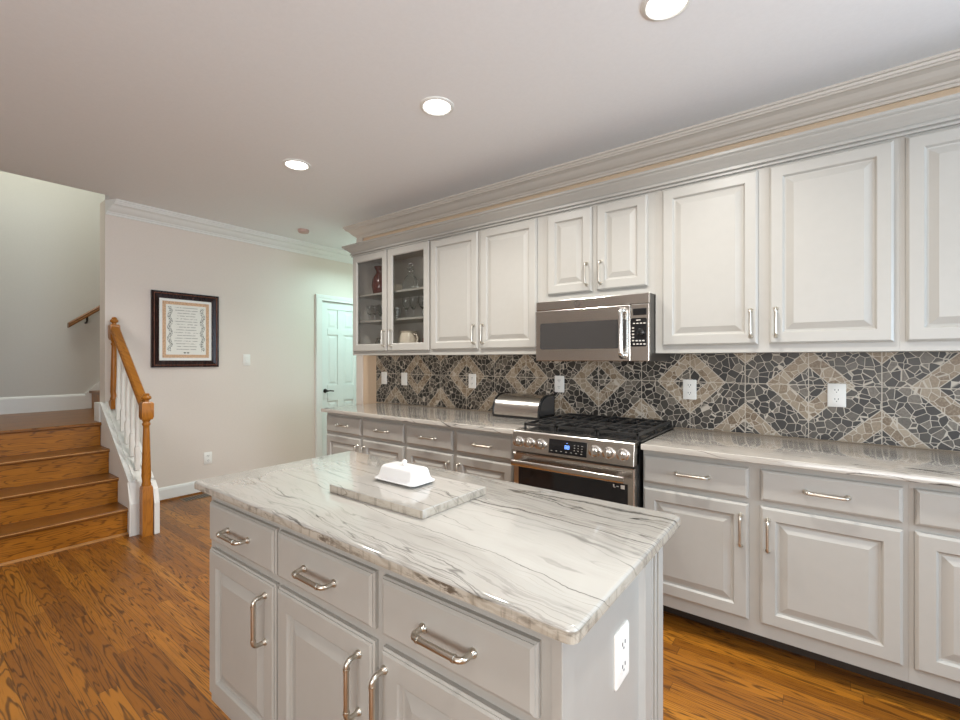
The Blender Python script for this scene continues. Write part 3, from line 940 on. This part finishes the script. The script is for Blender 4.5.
for x in (-1.42, -0.83):
    b.box(x - 0.014, x + 0.014, hy, 2.277, 0.731, 0.755)
b.build('door_handle', M['steel'], od, smooth=True)
b = MB()
b.box(-0.868, -0.862, 2.2735, 2.2755, 0.683, 0.699).box(-0.868, -0.856, 2.2735, 2.2755, 0.683, 0.687).box(-0.850, -0.838, 2.2735, 2.2755, 0.689, 0.693)
b.box(-0.828, -0.808, 2.2735, 2.2755, 0.681, 0.701)
b.build('door_badge', M['key'], od)
MB().panel(RX0 + 0.002, RX1 - 0.002, 0.10, 0.236, 2.278, 0.036, [(0, 0.004), (0.004, 0)]).build('warming_drawer', M['steel'], rg)
for x, y, r in ((-1.35, 2.52, 0.042), (-1.35, 2.85, 0.036), (-1.125, 2.68, 0.055), (-0.90, 2.52, 0.046), (-0.90, 2.85, 0.034)):
    MB().lathe([(r + 0.012, 0), (r + 0.012, 0.006), (r + 0.002, 0.009), (r, 0.018), (r - 0.006, 0.021)], (x, y, 0.926), 'z', 20).build('burner', [M['iron']], rg, smooth=True)
for x0, x1 in ((-1.468, -1.252), (-1.246, -1.004), (-0.998, -0.772)):
    b = MB()
    y0, y1, zt, t = 2.375, 2.995, 0.956, 0.011
    xc = (x0 + x1) / 2
    for x in (x0, x1 - t):
        b.box(x, x + t, y0, y1, zt - 0.016, zt)
    for y in (y0, y1 - t, (y0 + y1) / 2 - t / 2):
        b.box(x0, x1, y, y + t, zt - 0.016, zt)
    b.box(xc - t / 2, xc + t / 2, y0, y1, zt - 0.012, zt + 0.003)
    for y in (2.53, 2.84):
        b.box(x0, x1, y - t / 2, y + t / 2, zt - 0.012, zt + 0.003)
        for q in (-1, 1):
            b.box(xc + q * 0.055 - t / 2, xc + q * 0.055 + t / 2, y - 0.06, y + 0.06, zt - 0.012, zt + 0.001)
    for x in (x0, x1 - t):
        for y in (y0, (y0 + y1) / 2 - t / 2, y1 - t):
            b.box(x, x + t, y, y + t, 0.926, zt - 0.014)
    b.build('grate', M['iron'], rg, bevel=0.0015)

# ------------------------------------------------------------------ microwave
mw = thing('microwave', (-1.14, 2.8, 1.33), 'stainless steel over-the-range microwave with dark window', 'microwave')
X0, X1 = -1.505, -0.779
MB().box(X0, X1, 2.604, 3.02, 1.333, 1.7185).build('body', M['darkmetal'], mw)
b = MB().box(X0, X1, 2.585, 2.605, 1.660, 1.7185)
b.build('vent_grille', M['steel'], mw, bevel=0.003)
bx, bz = -1.215, 1.689
b = MB()
N = 24
for k in range(N):
    a0, a1 = 2 * PI * k / N, 2 * PI * (k + 1) / N
    ri, ro = 0.0150, 0.0185
    b.prism([(bx + ri * math.cos(a0), bz + ri * math.sin(a0)), (bx + ro * math.cos(a0), bz + ro * math.sin(a0)), (bx + ro * math.cos(a1), bz + ro * math.sin(a1)), (bx + ri * math.cos(a1), bz + ri * math.sin(a1))], 'y', 2.5825, 2.5855)
b.tube([(bx - 0.008, 2.584, bz - 0.002), (bx - 0.003, 2.584, bz + 0.006), (bx - 0.002, 2.584, bz - 0.005), (bx + 0.003, 2.584, bz + 0.004), (bx + 0.008, 2.584, bz + 0.001)], 0.0012, 6)
b.build('round_badge', M['darkmetal'], mw, smooth=True)
dr = MB().box(X0, -0.884, 2.580, 2.604, 1.333, 1.657).build('door', M['steel'], mw, bevel=0.004)
MB().loft([[(-1.190 + x, 2.580 - h, 1.492 + z) for x, z in rrect(0.566, 0.168, 0.014)] for h in (-0.004, 0.0015)]).build('window', M['mwglass'], dr)
b = MB()
hx = -0.925
pts = [(hx, 2.582, 1.368)] + [(hx, 2.535 + 0.022 * (1 - math.sin(PI / 2 * k / 5)), 1.368 + 0.022 * (1 - math.cos(PI / 2 * k / 5)) - 0.006) for k in range(6)]
pts = pts + [(x, y, 2.992 - z) for x, y, z in pts[::-1]]
b.tube(pts, 0.0130, 12)
for z in (1.368, 1.624):
    b.lathe([(0.023, 0), (0.023, 0.014), (0.019, 0.026), (0.012, 0.034)], (hx, 2.580, z), 'y', 18)
b.build('handle', M['steel_v'], dr, smooth=True)
cpn = MB().box(-0.881, X1, 2.580, 2.604, 1.333, 1.657).build('control_panel', M['steel'], mw, bevel=0.003)
MB().box(-0.868, -0.792, 2.5785, 2.583, 1.594, 1.632).build('display', M['blackglass'], cpn)
b = MB()
b.loft([[(-0.836 + x, 2.580 - h, 1.497 + z) for x, z in rrect(0.092, 0.162, 0.012)] for h in (-0.003, 0.0015)])
for i in range(4):
    b.box(-0.868 + i * 0.0195, -0.856 + i * 0.0195, 2.5778, 2.579, 1.545, 1.551, 1).box(-0.868 + i * 0.0195, -0.856 + i * 0.0195, 2.5778, 2.579, 1.427, 1.434, 1)
for j in range(5):
    b.box(-0.874, -0.861, 2.5778, 2.579, 1.447 + j * 0.018, 1.454 + j * 0.018, 1)
for q in range(3):
    b.box(-0.853 + q * 0.019, -0.841 + q * 0.019, 2.5778, 2.579, 1.446, 1.453, 1)
b.box(-0.850, -0.825, 2.5778, 2.579, 1.564, 1.569, 1)
b.build('keypad', [M['blackglass'], M['key']], cpn)
MB().lathe([(0.020, 0), (0.019, 0.012), (0.015, 0.014)], (-0.822, 2.5785, 1.497), 'y', 20).build('dial', M['black'], cpn, smooth=True)

# ------------------------------------------------------------------ bread box
bb = thing('bread_box', (-1.795, 2.9, 0.914), 'brushed steel roll-top bread box on the counter left of the range', 'bread box')
def bread_profile(s=0.0):
    pts = [(2.775 + s, 0.930 + s)]
    for k in range(10):
        a = PI / 2 * k / 9
        pts.append((2.775 + s + (0.125) * (1 - math.cos(a)), 0.962 + (0.123 - s) * math.sin(a)))
    return pts + [(3.005 - s, 1.085 - s), (3.005 - s, 0.930 + s)]
MB().prism(bread_profile(0.003), 'x', -1.985, -1.605).build('lid', M['steel'], bb, smooth=True)
for x in (-1.998, -1.606):
    e_ = MB().prism(bread_profile(-0.002), 'x', x, x + 0.014).build('end_cap', M['black'], bb, bevel=0.002)
MB().prism(bread_profile(0.012), 'x', -1.593, -1.5905).build('side_plate', M['mwglass'], bb, label='smoky glossy side plate')
MB().box(-1.994, -1.596, 2.780, 3.004, 0.9145, 0.930).build('base', M['black'], bb)


# ------------------------------------------------------------------ wall plates
def plate(name, label, cat, M4, cx, cz, y, kind, group):
    r = MB(M4)
    r.loft([[(cx + x * k, y - h, cz + z * k) for x, z in rrect(0.078, 0.122, 0.005)] for k, h in ((1, 0), (1, 0.003), (0.94, 0.006))])
    wp = M4 @ Vector((cx, y, cz)) if M4 is not None else Vector((cx, y, cz))
    o = r.build(name, M['plastic'], origin=wp, smooth=True)
    tag(o, label, cat, group)
    if kind == 'outlet':
        for dz in (-0.024, 0.024):
            s_ = MB(M4)
            s_.loft([[(cx + x, y - 0.006 - h, cz + dz + z) for x, z in rrect(0.034, 0.029, 0.012)] for h in (0, 0.0015)])
            for dx in (-0.0085, 0.0055):
                s_.box(cx + dx, cx + dx + 0.003, y - 0.0083, y - 0.006, cz + dz, cz + dz + 0.009, 1)
            s_.box(cx - 0.002, cx + 0.002, y - 0.0083, y - 0.006, cz + dz - 0.010, cz + dz - 0.005, 1)
            s_.build('socket', [M['plastic'], M['slot']], o)
    else:
        s_ = MB(M4)
        s_.prism([(y - 0.006, cz - 0.033), (y - 0.012, cz - 0.030), (y - 0.007, cz + 0.033), (y - 0.006, cz + 0.033)], 'x', cx - 0.0165, cx + 0.0165)
        s_.build('rocker', M['plastic'], o, bevel=0.001)
    return o


YT = 3.0215
plate('light_switch', 'white switch plate on the tiles, nearest the hall door', 'light switch', None, -3.507, 1.160, YT, 'switch', 'wall plates on the tiles')
plate('light_switch', 'white switch plate on the tiles, second from the hall door', 'light switch', None, -3.218, 1.158, YT, 'switch', 'wall plates on the tiles')
plate('outlet', 'white outlet on the tiles left of the bread box', 'outlet', None, -2.383, 1.161, YT, 'outlet', 'wall plates on the tiles')
plate('outlet', 'white outlet on the tiles just above the right end of the bread box', 'outlet', None, -1.561, 1.162, YT, 'outlet', 'wall plates on the tiles')
plate('outlet', 'white outlet on the tiles just right of the range', 'outlet', None, -0.665, 1.157, YT, 'outlet', 'wall plates on the tiles')
plate('outlet', 'white outlet on the tiles, furthest right above the right counter', 'outlet', None, 0.051, 1.155, YT, 'outlet', 'wall plates on the tiles')
plate('light_switch', 'white light switch on the plain wall right of the framed print', 'light switch', LEFTWALL, 2.372, 1.34, -0.0005, 'switch', None)
plate('outlet', 'white outlet low on the plain wall above the baseboard', 'outlet', LEFTWALL, 1.984, 0.34, -0.0005, 'outlet', None)

# ------------------------------------------------------------------ framed print
fp = thing('framed_print', (-4.99, 1.79, 1.63), 'dark wood framed print of verses with a tan border on the plain wall', 'picture')
b = MB(LEFTWALL)
b.frame(1.492, 2.080, 1.270, 1.995, -0.030, 0.029, 0.066, [(0, 0.006), (0.004, 0.0), (0.020, 0.002), (0.024, 0.010), (0.048, 0.014), (0.062, 0.016), (0.066, 0.020)])
b.build('frame', M['mahogany'], fp)
b = MB(LEFTWALL)
b.frame(1.510, 2.062, 1.288, 1.977, -0.0305, 0.008, 0.008, [(0, 0.001), (0.003, 0), (0.006, 0.001)])
b.build('frame_bead', M['mahogany_edge'], fp)
MB(LEFTWALL).box(1.552, 2.020, -0.010, -0.004, 1.330, 1.935).build('mat_board', M['mat'], fp)
pr = MB(LEFTWALL).box(1.583, 1.990, -0.0112, -0.010, 1.362, 1.905).build('print', M['border'], fp, label='tan patterned border of the print')
MB(LEFTWALL).box(1.612, 1.961, -0.0120, -0.0112, 1.392, 1.875).build('paper', M['paper'], pr)

# ------------------------------------------------------------------ staircase
SY0, SY1 = -0.055, 1.126
st = thing('staircase', (-4.7, 0.5, 0), 'oak staircase of four risers climbing to a landing', 'staircase')
NX = [-4.250, -4.492, -4.734, -4.976]
for k, nx in enumerate(NX):
    z = 0.2 * (k + 1)
    MB().box(nx - 0.045, nx - 0.025, SY0, SY1, z - 0.2, z - 0.028).build('riser', M['riser'], st)
    if k < 3:
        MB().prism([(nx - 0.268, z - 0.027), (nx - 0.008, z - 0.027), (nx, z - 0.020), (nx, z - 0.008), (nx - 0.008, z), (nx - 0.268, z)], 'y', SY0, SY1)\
            .box(nx - 0.002, nx + 0.0006, SY0, SY1, z - 0.0105, z - 0.0045, 1).build('tread', [M['tread'], M['pale_oak']], st)
MB().box(-4.272, -4.258, SY0, SY1, 0.0, 0.014).build('shoe_moulding', M['pale_oak'], st)
MB().prism([(-6.498, 0.773), (-4.984, 0.773), (-4.976, 0.780), (-4.976, 0.792), (-4.984, 0.8), (-6.498, 0.8)], 'y', SY0, 1.155).box(-6.498, -5.162, 1.155, 1.399, 0.773, 0.8).build('landing', M['tread'], st)
for k in range(4):
    y = 1.36 + 0.25 * k
    z = 0.8 + 0.2 * (k + 1)
    MB().box(-6.498, -5.162, y + 0.022, y + 0.04, z - 0.2, z - 0.027).build('riser', M['riser'], st)
    MB().box(-6.498, -5.162, y, y + 0.268, z - 0.027, z).build('tread', M['tread'], st)
# closed white stringer on the open side, with a moulded top
SA, SB = 1.127, 1.282
pts = [(-4.998, 0.0), (-4.188, 0.0), (-4.188, 0.24), (-4.235, 0.395), (-4.998, 0.960)]
MB().prism(pts, 'y', SA, SB).build('stringer', M['trim'], st, label='white closed stringer')
sl = (0.960 - 0.395) / (-4.998 + 4.235)
zz = lambda x: 0.395 + (x + 4.235) * sl
b = MB()
for y0, y1, h in ((SA - 0.006, SA + 0.012, 0.014), (SA + 0.030, SA + 0.048, 0.016), (SB - 0.048, SB - 0.030, 0.016), (SB - 0.012, SB + 0.006, 0.014)):
    b.prism([(-4.998, zz(-4.998) + 0.0005), (-4.235, zz(-4.235) + 0.0005), (-4.235, zz(-4.235) + h), (-4.998, zz(-4.998) + h)], 'y', y0, y1)
b.build('stringer_moulding', M['trim'], st)
b = MB().prism([(-4.187, 0.0), (-4.092, 0.0), (-4.092, 0.24), (-4.125, 0.345), (-4.187, 0.40)], 'y', 1.246, SB)
b.prism([(-4.20, 0.0), (-4.186, 0.0), (-4.186, 0.25), (-4.236, 0.40), (-4.25, 0.40)], 'y', SA - 0.012, SA - 0.0005)
b.build('stringer_end', M['trim'], st, bevel=0.003)
MB().prism([(-5.165, 0.80), (-5.005, 0.80), (-5.005, 0.965), (-5.165, 0.965)], 'y', SA - 0.01, 1.155).build('skirt_end', M['trim'], st, bevel=0.003)
# white skirt board climbing the far wall
MB().prism([(1.33, 0.805), (1.33, 0.975), (2.40, 2.05), (2.40, 1.75), (1.45, 0.805)], 'x', -6.4985, -6.482).build('skirt_board', M['trim'], st)

# ------------------------------------------------------------------ balustrade
bl = thing('stair_railing', (-4.13, 1.205, 0), 'oak banister with turned newel posts and white balusters', 'railing')
def newel(cx, cy, z0, top, wb, base_h, nm='newel_post'):
    b = MB()
    sq = lambda s, z: [(cx - s, cy - s, z), (cx + s, cy - s, z), (cx + s, cy + s, z), (cx - s, cy + s, z)]
    h = wb / 2
    b.loft([sq(h, z0), sq(h, z0 + base_h), sq(h * 0.86, z0 + base_h + 0.018)])
    blk0, blk1 = top - 0.20, top - 0.065
    b.loft([sq(h * 0.92, blk0), sq(h * 1.12, blk0 + 0.020), sq(h * 1.12, blk1 - 0.012), sq(h * 0.85, blk1)])
    b.lathe([(h * 0.86, base_h + 0.015), (h * 0.95, base_h + 0.03), (h * 0.78, base_h + 0.05), (h * 0.92, base_h + 0.09), (h * 0.62, blk0 - z0 - 0.07), (h * 0.60, blk0 - z0 - 0.05), (h * 0.80, blk0 - z0 - 0.04), (h * 0.80, blk0 - z0 - 0.03), (h * 0.62, blk0 - z0 - 0.02), (h * 0.9, blk0 - z0 + 0.003)], (cx, cy, z0), 'z', 20)
    b.lathe([(h * 0.5, blk1 - 0.002), (h * 0.5, blk1 + 0.012), (h * 0.9, blk1 + 0.022), (h * 0.98, blk1 + 0.032), (h * 0.85, blk1 + 0.042), (h * 0.55, blk1 + 0.05), (h * 0.66, blk1 + 0.056), (h * 0.4, blk1 + 0.065)], (cx, cy, 0), 'z', 20)
    return b.build(nm, M['newel'], bl, smooth=True)
newel(-4.130, 1.205, 0.0, 1.085, 0.068, 0.36)
newel(-4.935, 1.205, zz(-4.935) + 0.0005, 1.715, 0.062, 0.06)
R0, R1 = Vector((-4.905, 1.205, 1.605)), Vector((-4.165, 1.205, 0.985))
b = MB()
prof = [(-0.030, -0.026), (0.030, -0.026), (0.033, -0.010), (0.028, 0.006), (0.032, 0.016), (0.022, 0.030), (-0.022, 0.030), (-0.032, 0.016), (-0.028, 0.006), (-0.033, -0.010)]
b.loft([[(p.x, p.y + u, p.z + v) for u, v in prof] for p in (R0, R1)])
b.build('handrail', M['rail'], bl)
bx0 = -4.820
for k in range(5):
    x = bx0 + 0.121 * k
    zb = zz(x) + 0.001
    zt = R0.z + (x - R0.x) * (R1.z - R0.z) / (R1.x - R0.x) - 0.022
    b = MB()
    h = 0.0165
    sq = lambda s, z: [(x - s, 1.205 - s, z), (x + s, 1.205 - s, z), (x + s, 1.205 + s, z), (x - s, 1.205 + s, z)]
    b.loft([sq(h, zb), sq(h, zb + 0.17), sq(h * 0.8, zb + 0.185)])
    b.lathe([(0.013, 0.182), (0.0165, 0.19), (0.011, 0.20), (0.017, 0.24), (0.0115, 0.40), (0.0095, zt - zb + 0.008)], (x, 1.205, zb), 'z', 14)
    b.build('baluster', M['trim'], bl, smooth=True, label='white turned baluster')

wr = thing('wall_handrail', (-6.45, 1.7, 1.9), 'short oak handrail on the stairwell wall beyond the landing', 'handrail')
b = MB()
p0, p1 = Vector((-6.430, 1.175, 1.710)), Vector((-6.430, 2.60, 2.85))
b.loft([[(p.x + u, p.y, p.z + v) for u, v in prof] for p in (p0, p1)])
b.build('rail', M['rail_dark'], wr)
for q in (0.11, 0.75):
    p = p0.lerp(p1, q)
    MB().tube([(-6.4995, p.y, p.z - 0.085), (-6.465, p.y, p.z - 0.085), (-6.435, p.y, p.z - 0.07), (-6.430, p.y, p.z - 0.024)], 0.010, 8).build('bracket', M['lever'], wr, smooth=True)

# ------------------------------------------------------------------ floor vent, ceiling fittings
fv = thing('floor_vent', (-4.86, 1.83, 0), 'bronze floor vent beside the baseboard under the wall outlet', 'vent')
b = MB().frame(0, 0, 0, 0, 0, 0, 0) if False else MB()
b.box(-4.935, -4.795, 1.70, 1.97, 0.0005, 0.004)
b.build('frame', M['vent'], fv)
b = MB()
for k in range(9):
    b.box(-4.915, -4.815, 1.722 + k * 0.026, 1.737 + k * 0.026, 0.004, 0.0055)
b.build('slots', M['slot'], fv)


def can_light(x, y, label):
    r = thing('recessed_light', (x, y, HT), label, 'ceiling light', 'recessed ceiling lights')
    b = MB()
    b.lathe([(0.094, -0.001), (0.094, -0.005), (0.080, -0.010), (0.074, -0.006), (0.074, -0.001)], (x, y, HT), 'z', 32, cap=False)
    b.build('trim_ring', M['trim'], r, smooth=True)
    MB().lathe([(0.0745, -0.0012), (0.0745, -0.004), (0.045, -0.0065), (0.002, -0.007)], (x, y, HT), 'z', 32).build('lens', M['lamp'], r, smooth=True)
    area('recessed_lamp', (x, y, HT - 0.014), (0.13, 0.13), 22, (1.0, 0.97, 0.92), rot=(0, 0, 0), spread=140, shape='DISK')


can_light(-0.490, 1.850, 'recessed ceiling light at the top edge of the photo, nearest the viewer')
can_light(-1.700, 1.840, 'recessed ceiling light in the middle of the row of three')
can_light(-3.005, 1.780, 'recessed ceiling light furthest from the viewer, toward the framed print')
sd = MB().lathe([(0.058, -0.0005), (0.058, -0.018), (0.050, -0.030), (0.020, -0.036), (0.002, -0.037)], (-4.46, 2.72, HT), 'z', 24).build('smoke_detector', M['detector'], origin=(-4.46, 2.72, HT), smooth=True)
tag(sd, 'small round smoke detector on the ceiling near the hall', 'smoke detector')


# ------------------------------------------------------------------ contents of the glass-door cabinet
def vessel(name, prof, x, y, z, mat, label, cat, group=None, seg=16):
    o = MB().lathe(prof, (x, y, z), 'z', seg).build(name, mat, origin=(x, y, z), smooth=True)
    return tag(o, label, cat, group)


S1, S2, S3 = 1.4305, 1.7085, 1.9555
vessel('vase', [(0.045, 0), (0.062, 0.02), (0.078, 0.09), (0.068, 0.16), (0.036, 0.21), (0.034, 0.235), (0.056, 0.275), (0.050, 0.275), (0.028, 0.235), (0.028, 0.21)], -3.385, 2.86, S3, M['red'], 'dark red vase on the top shelf behind the left glass door', 'vase', seg=24)
dc = thing('decanter', (-2.965, 2.86, S3), 'clear glass decanter with a stopper on the top shelf of the glass cabinet', 'decanter')
MB().lathe([(0.05, 0), (0.072, 0.01), (0.078, 0.06), (0.055, 0.12), (0.024, 0.155), (0.022, 0.19), (0.034, 0.205), (0.02, 0.2)], (-2.965, 2.86, S3), 'z', 20).build('bottle', M['glass'], dc, smooth=True)
MB().lathe([(0.014, 0.195), (0.016, 0.21), (0.028, 0.225), (0.022, 0.25), (0.004, 0.262)], (-2.965, 2.86, S3), 'z', 16).build('stopper', M['glass'], dc, smooth=True)
TUMB = [(0.030, 0), (0.034, 0.004), (0.040, 0.10), (0.0375, 0.10), (0.031, 0.012), (0.002, 0.010)]
WINE = [(0.032, 0), (0.032, 0.003), (0.006, 0.010), (0.005, 0.060), (0.022, 0.075), (0.038, 0.105), (0.036, 0.150), (0.034, 0.150), (0.035, 0.107), (0.018, 0.080), (0.002, 0.076)]
vessel('drinking_glass', TUMB, -2.835, 2.83, S3, M['glass'], 'clear tumbler right of the decanter on the top shelf', 'glass')
bxo = MB().box(-3.165, -3.085, 2.80, 2.90, S3, S3 + 0.075).build('small_box', M['cream_ceramic'], origin=(-3.125, 2.85, S3), bevel=0.004)
tag(bxo, 'small cream box left of the decanter on the top shelf', 'box')
g0 = vessel('wine_glass', WINE, -3.47, 2.81, S2, M['glass'], 'stemmed clear glass on the middle shelf behind the left glass door', 'glass', 'glasses on the middle shelf, left door')
for x, y in ((-3.385, 2.80), (-3.295, 2.81), (-3.205, 2.80), (-3.43, 2.91), (-3.34, 2.92)):
    c_ = g0.copy()
    C.objects.link(c_)
    c_.location = (x, y, S2)
h0 = vessel('wine_glass', [(r, z * 1.25) for r, z in WINE], -2.975, 2.82, S2, M['glass'], 'tall stemmed clear glass on the middle shelf behind the right glass door', 'glass', 'glasses on the middle shelf, right door')
for x, y in ((-2.880, 2.81), (-2.775, 2.82), (-2.830, 2.93)):
    c_ = h0.copy()
    C.objects.link(c_)
    c_.location = (x, y, S2)
vessel('drinking_glass', TUMB, -3.075, 2.80, S2, M['glass'], 'short clear tumbler left of the tall glasses on the middle shelf', 'glass')
vessel('jar', [(0.04, 0), (0.05, 0.006), (0.054, 0.07), (0.036, 0.10), (0.040, 0.115), (0.034, 0.112), (0.048, 0.065), (0.002, 0.01)], -3.335, 2.83, S1, M['glass'], 'round clear glass jar on the lowest shelf behind the left glass door', 'jar')
pt = thing('pitcher', (-2.985, 2.85, S1), 'cream ceramic pitcher on the lowest shelf behind the right glass door', 'pitcher')
MB().lathe([(0.07, 0), (0.085, 0.012), (0.095, 0.07), (0.080, 0.125), (0.072, 0.150), (0.080, 0.168), (0.074, 0.166), (0.066, 0.150), (0.074, 0.12)], (-2.985, 2.85, S1), 'z', 24).build('body', M['cream_ceramic'], pt, smooth=True)
MB().tube([(-2.905, 2.84, S1 + 0.14), (-2.870, 2.84, S1 + 0.135), (-2.855, 2.84, S1 + 0.10), (-2.865, 2.84, S1 + 0.06), (-2.893, 2.84, S1 + 0.045)], 0.009, 8).build('handle', M['cream_ceramic'], pt, smooth=True)
rb = MB().box(-2.80, -2.66, 2.84, 2.96, S1, S1 + 0.10).build('red_tin', M['red'], origin=(-2.73, 2.9, S1), bevel=0.005)
tag(rb, 'dark red tin right of the cream pitcher', 'tin')
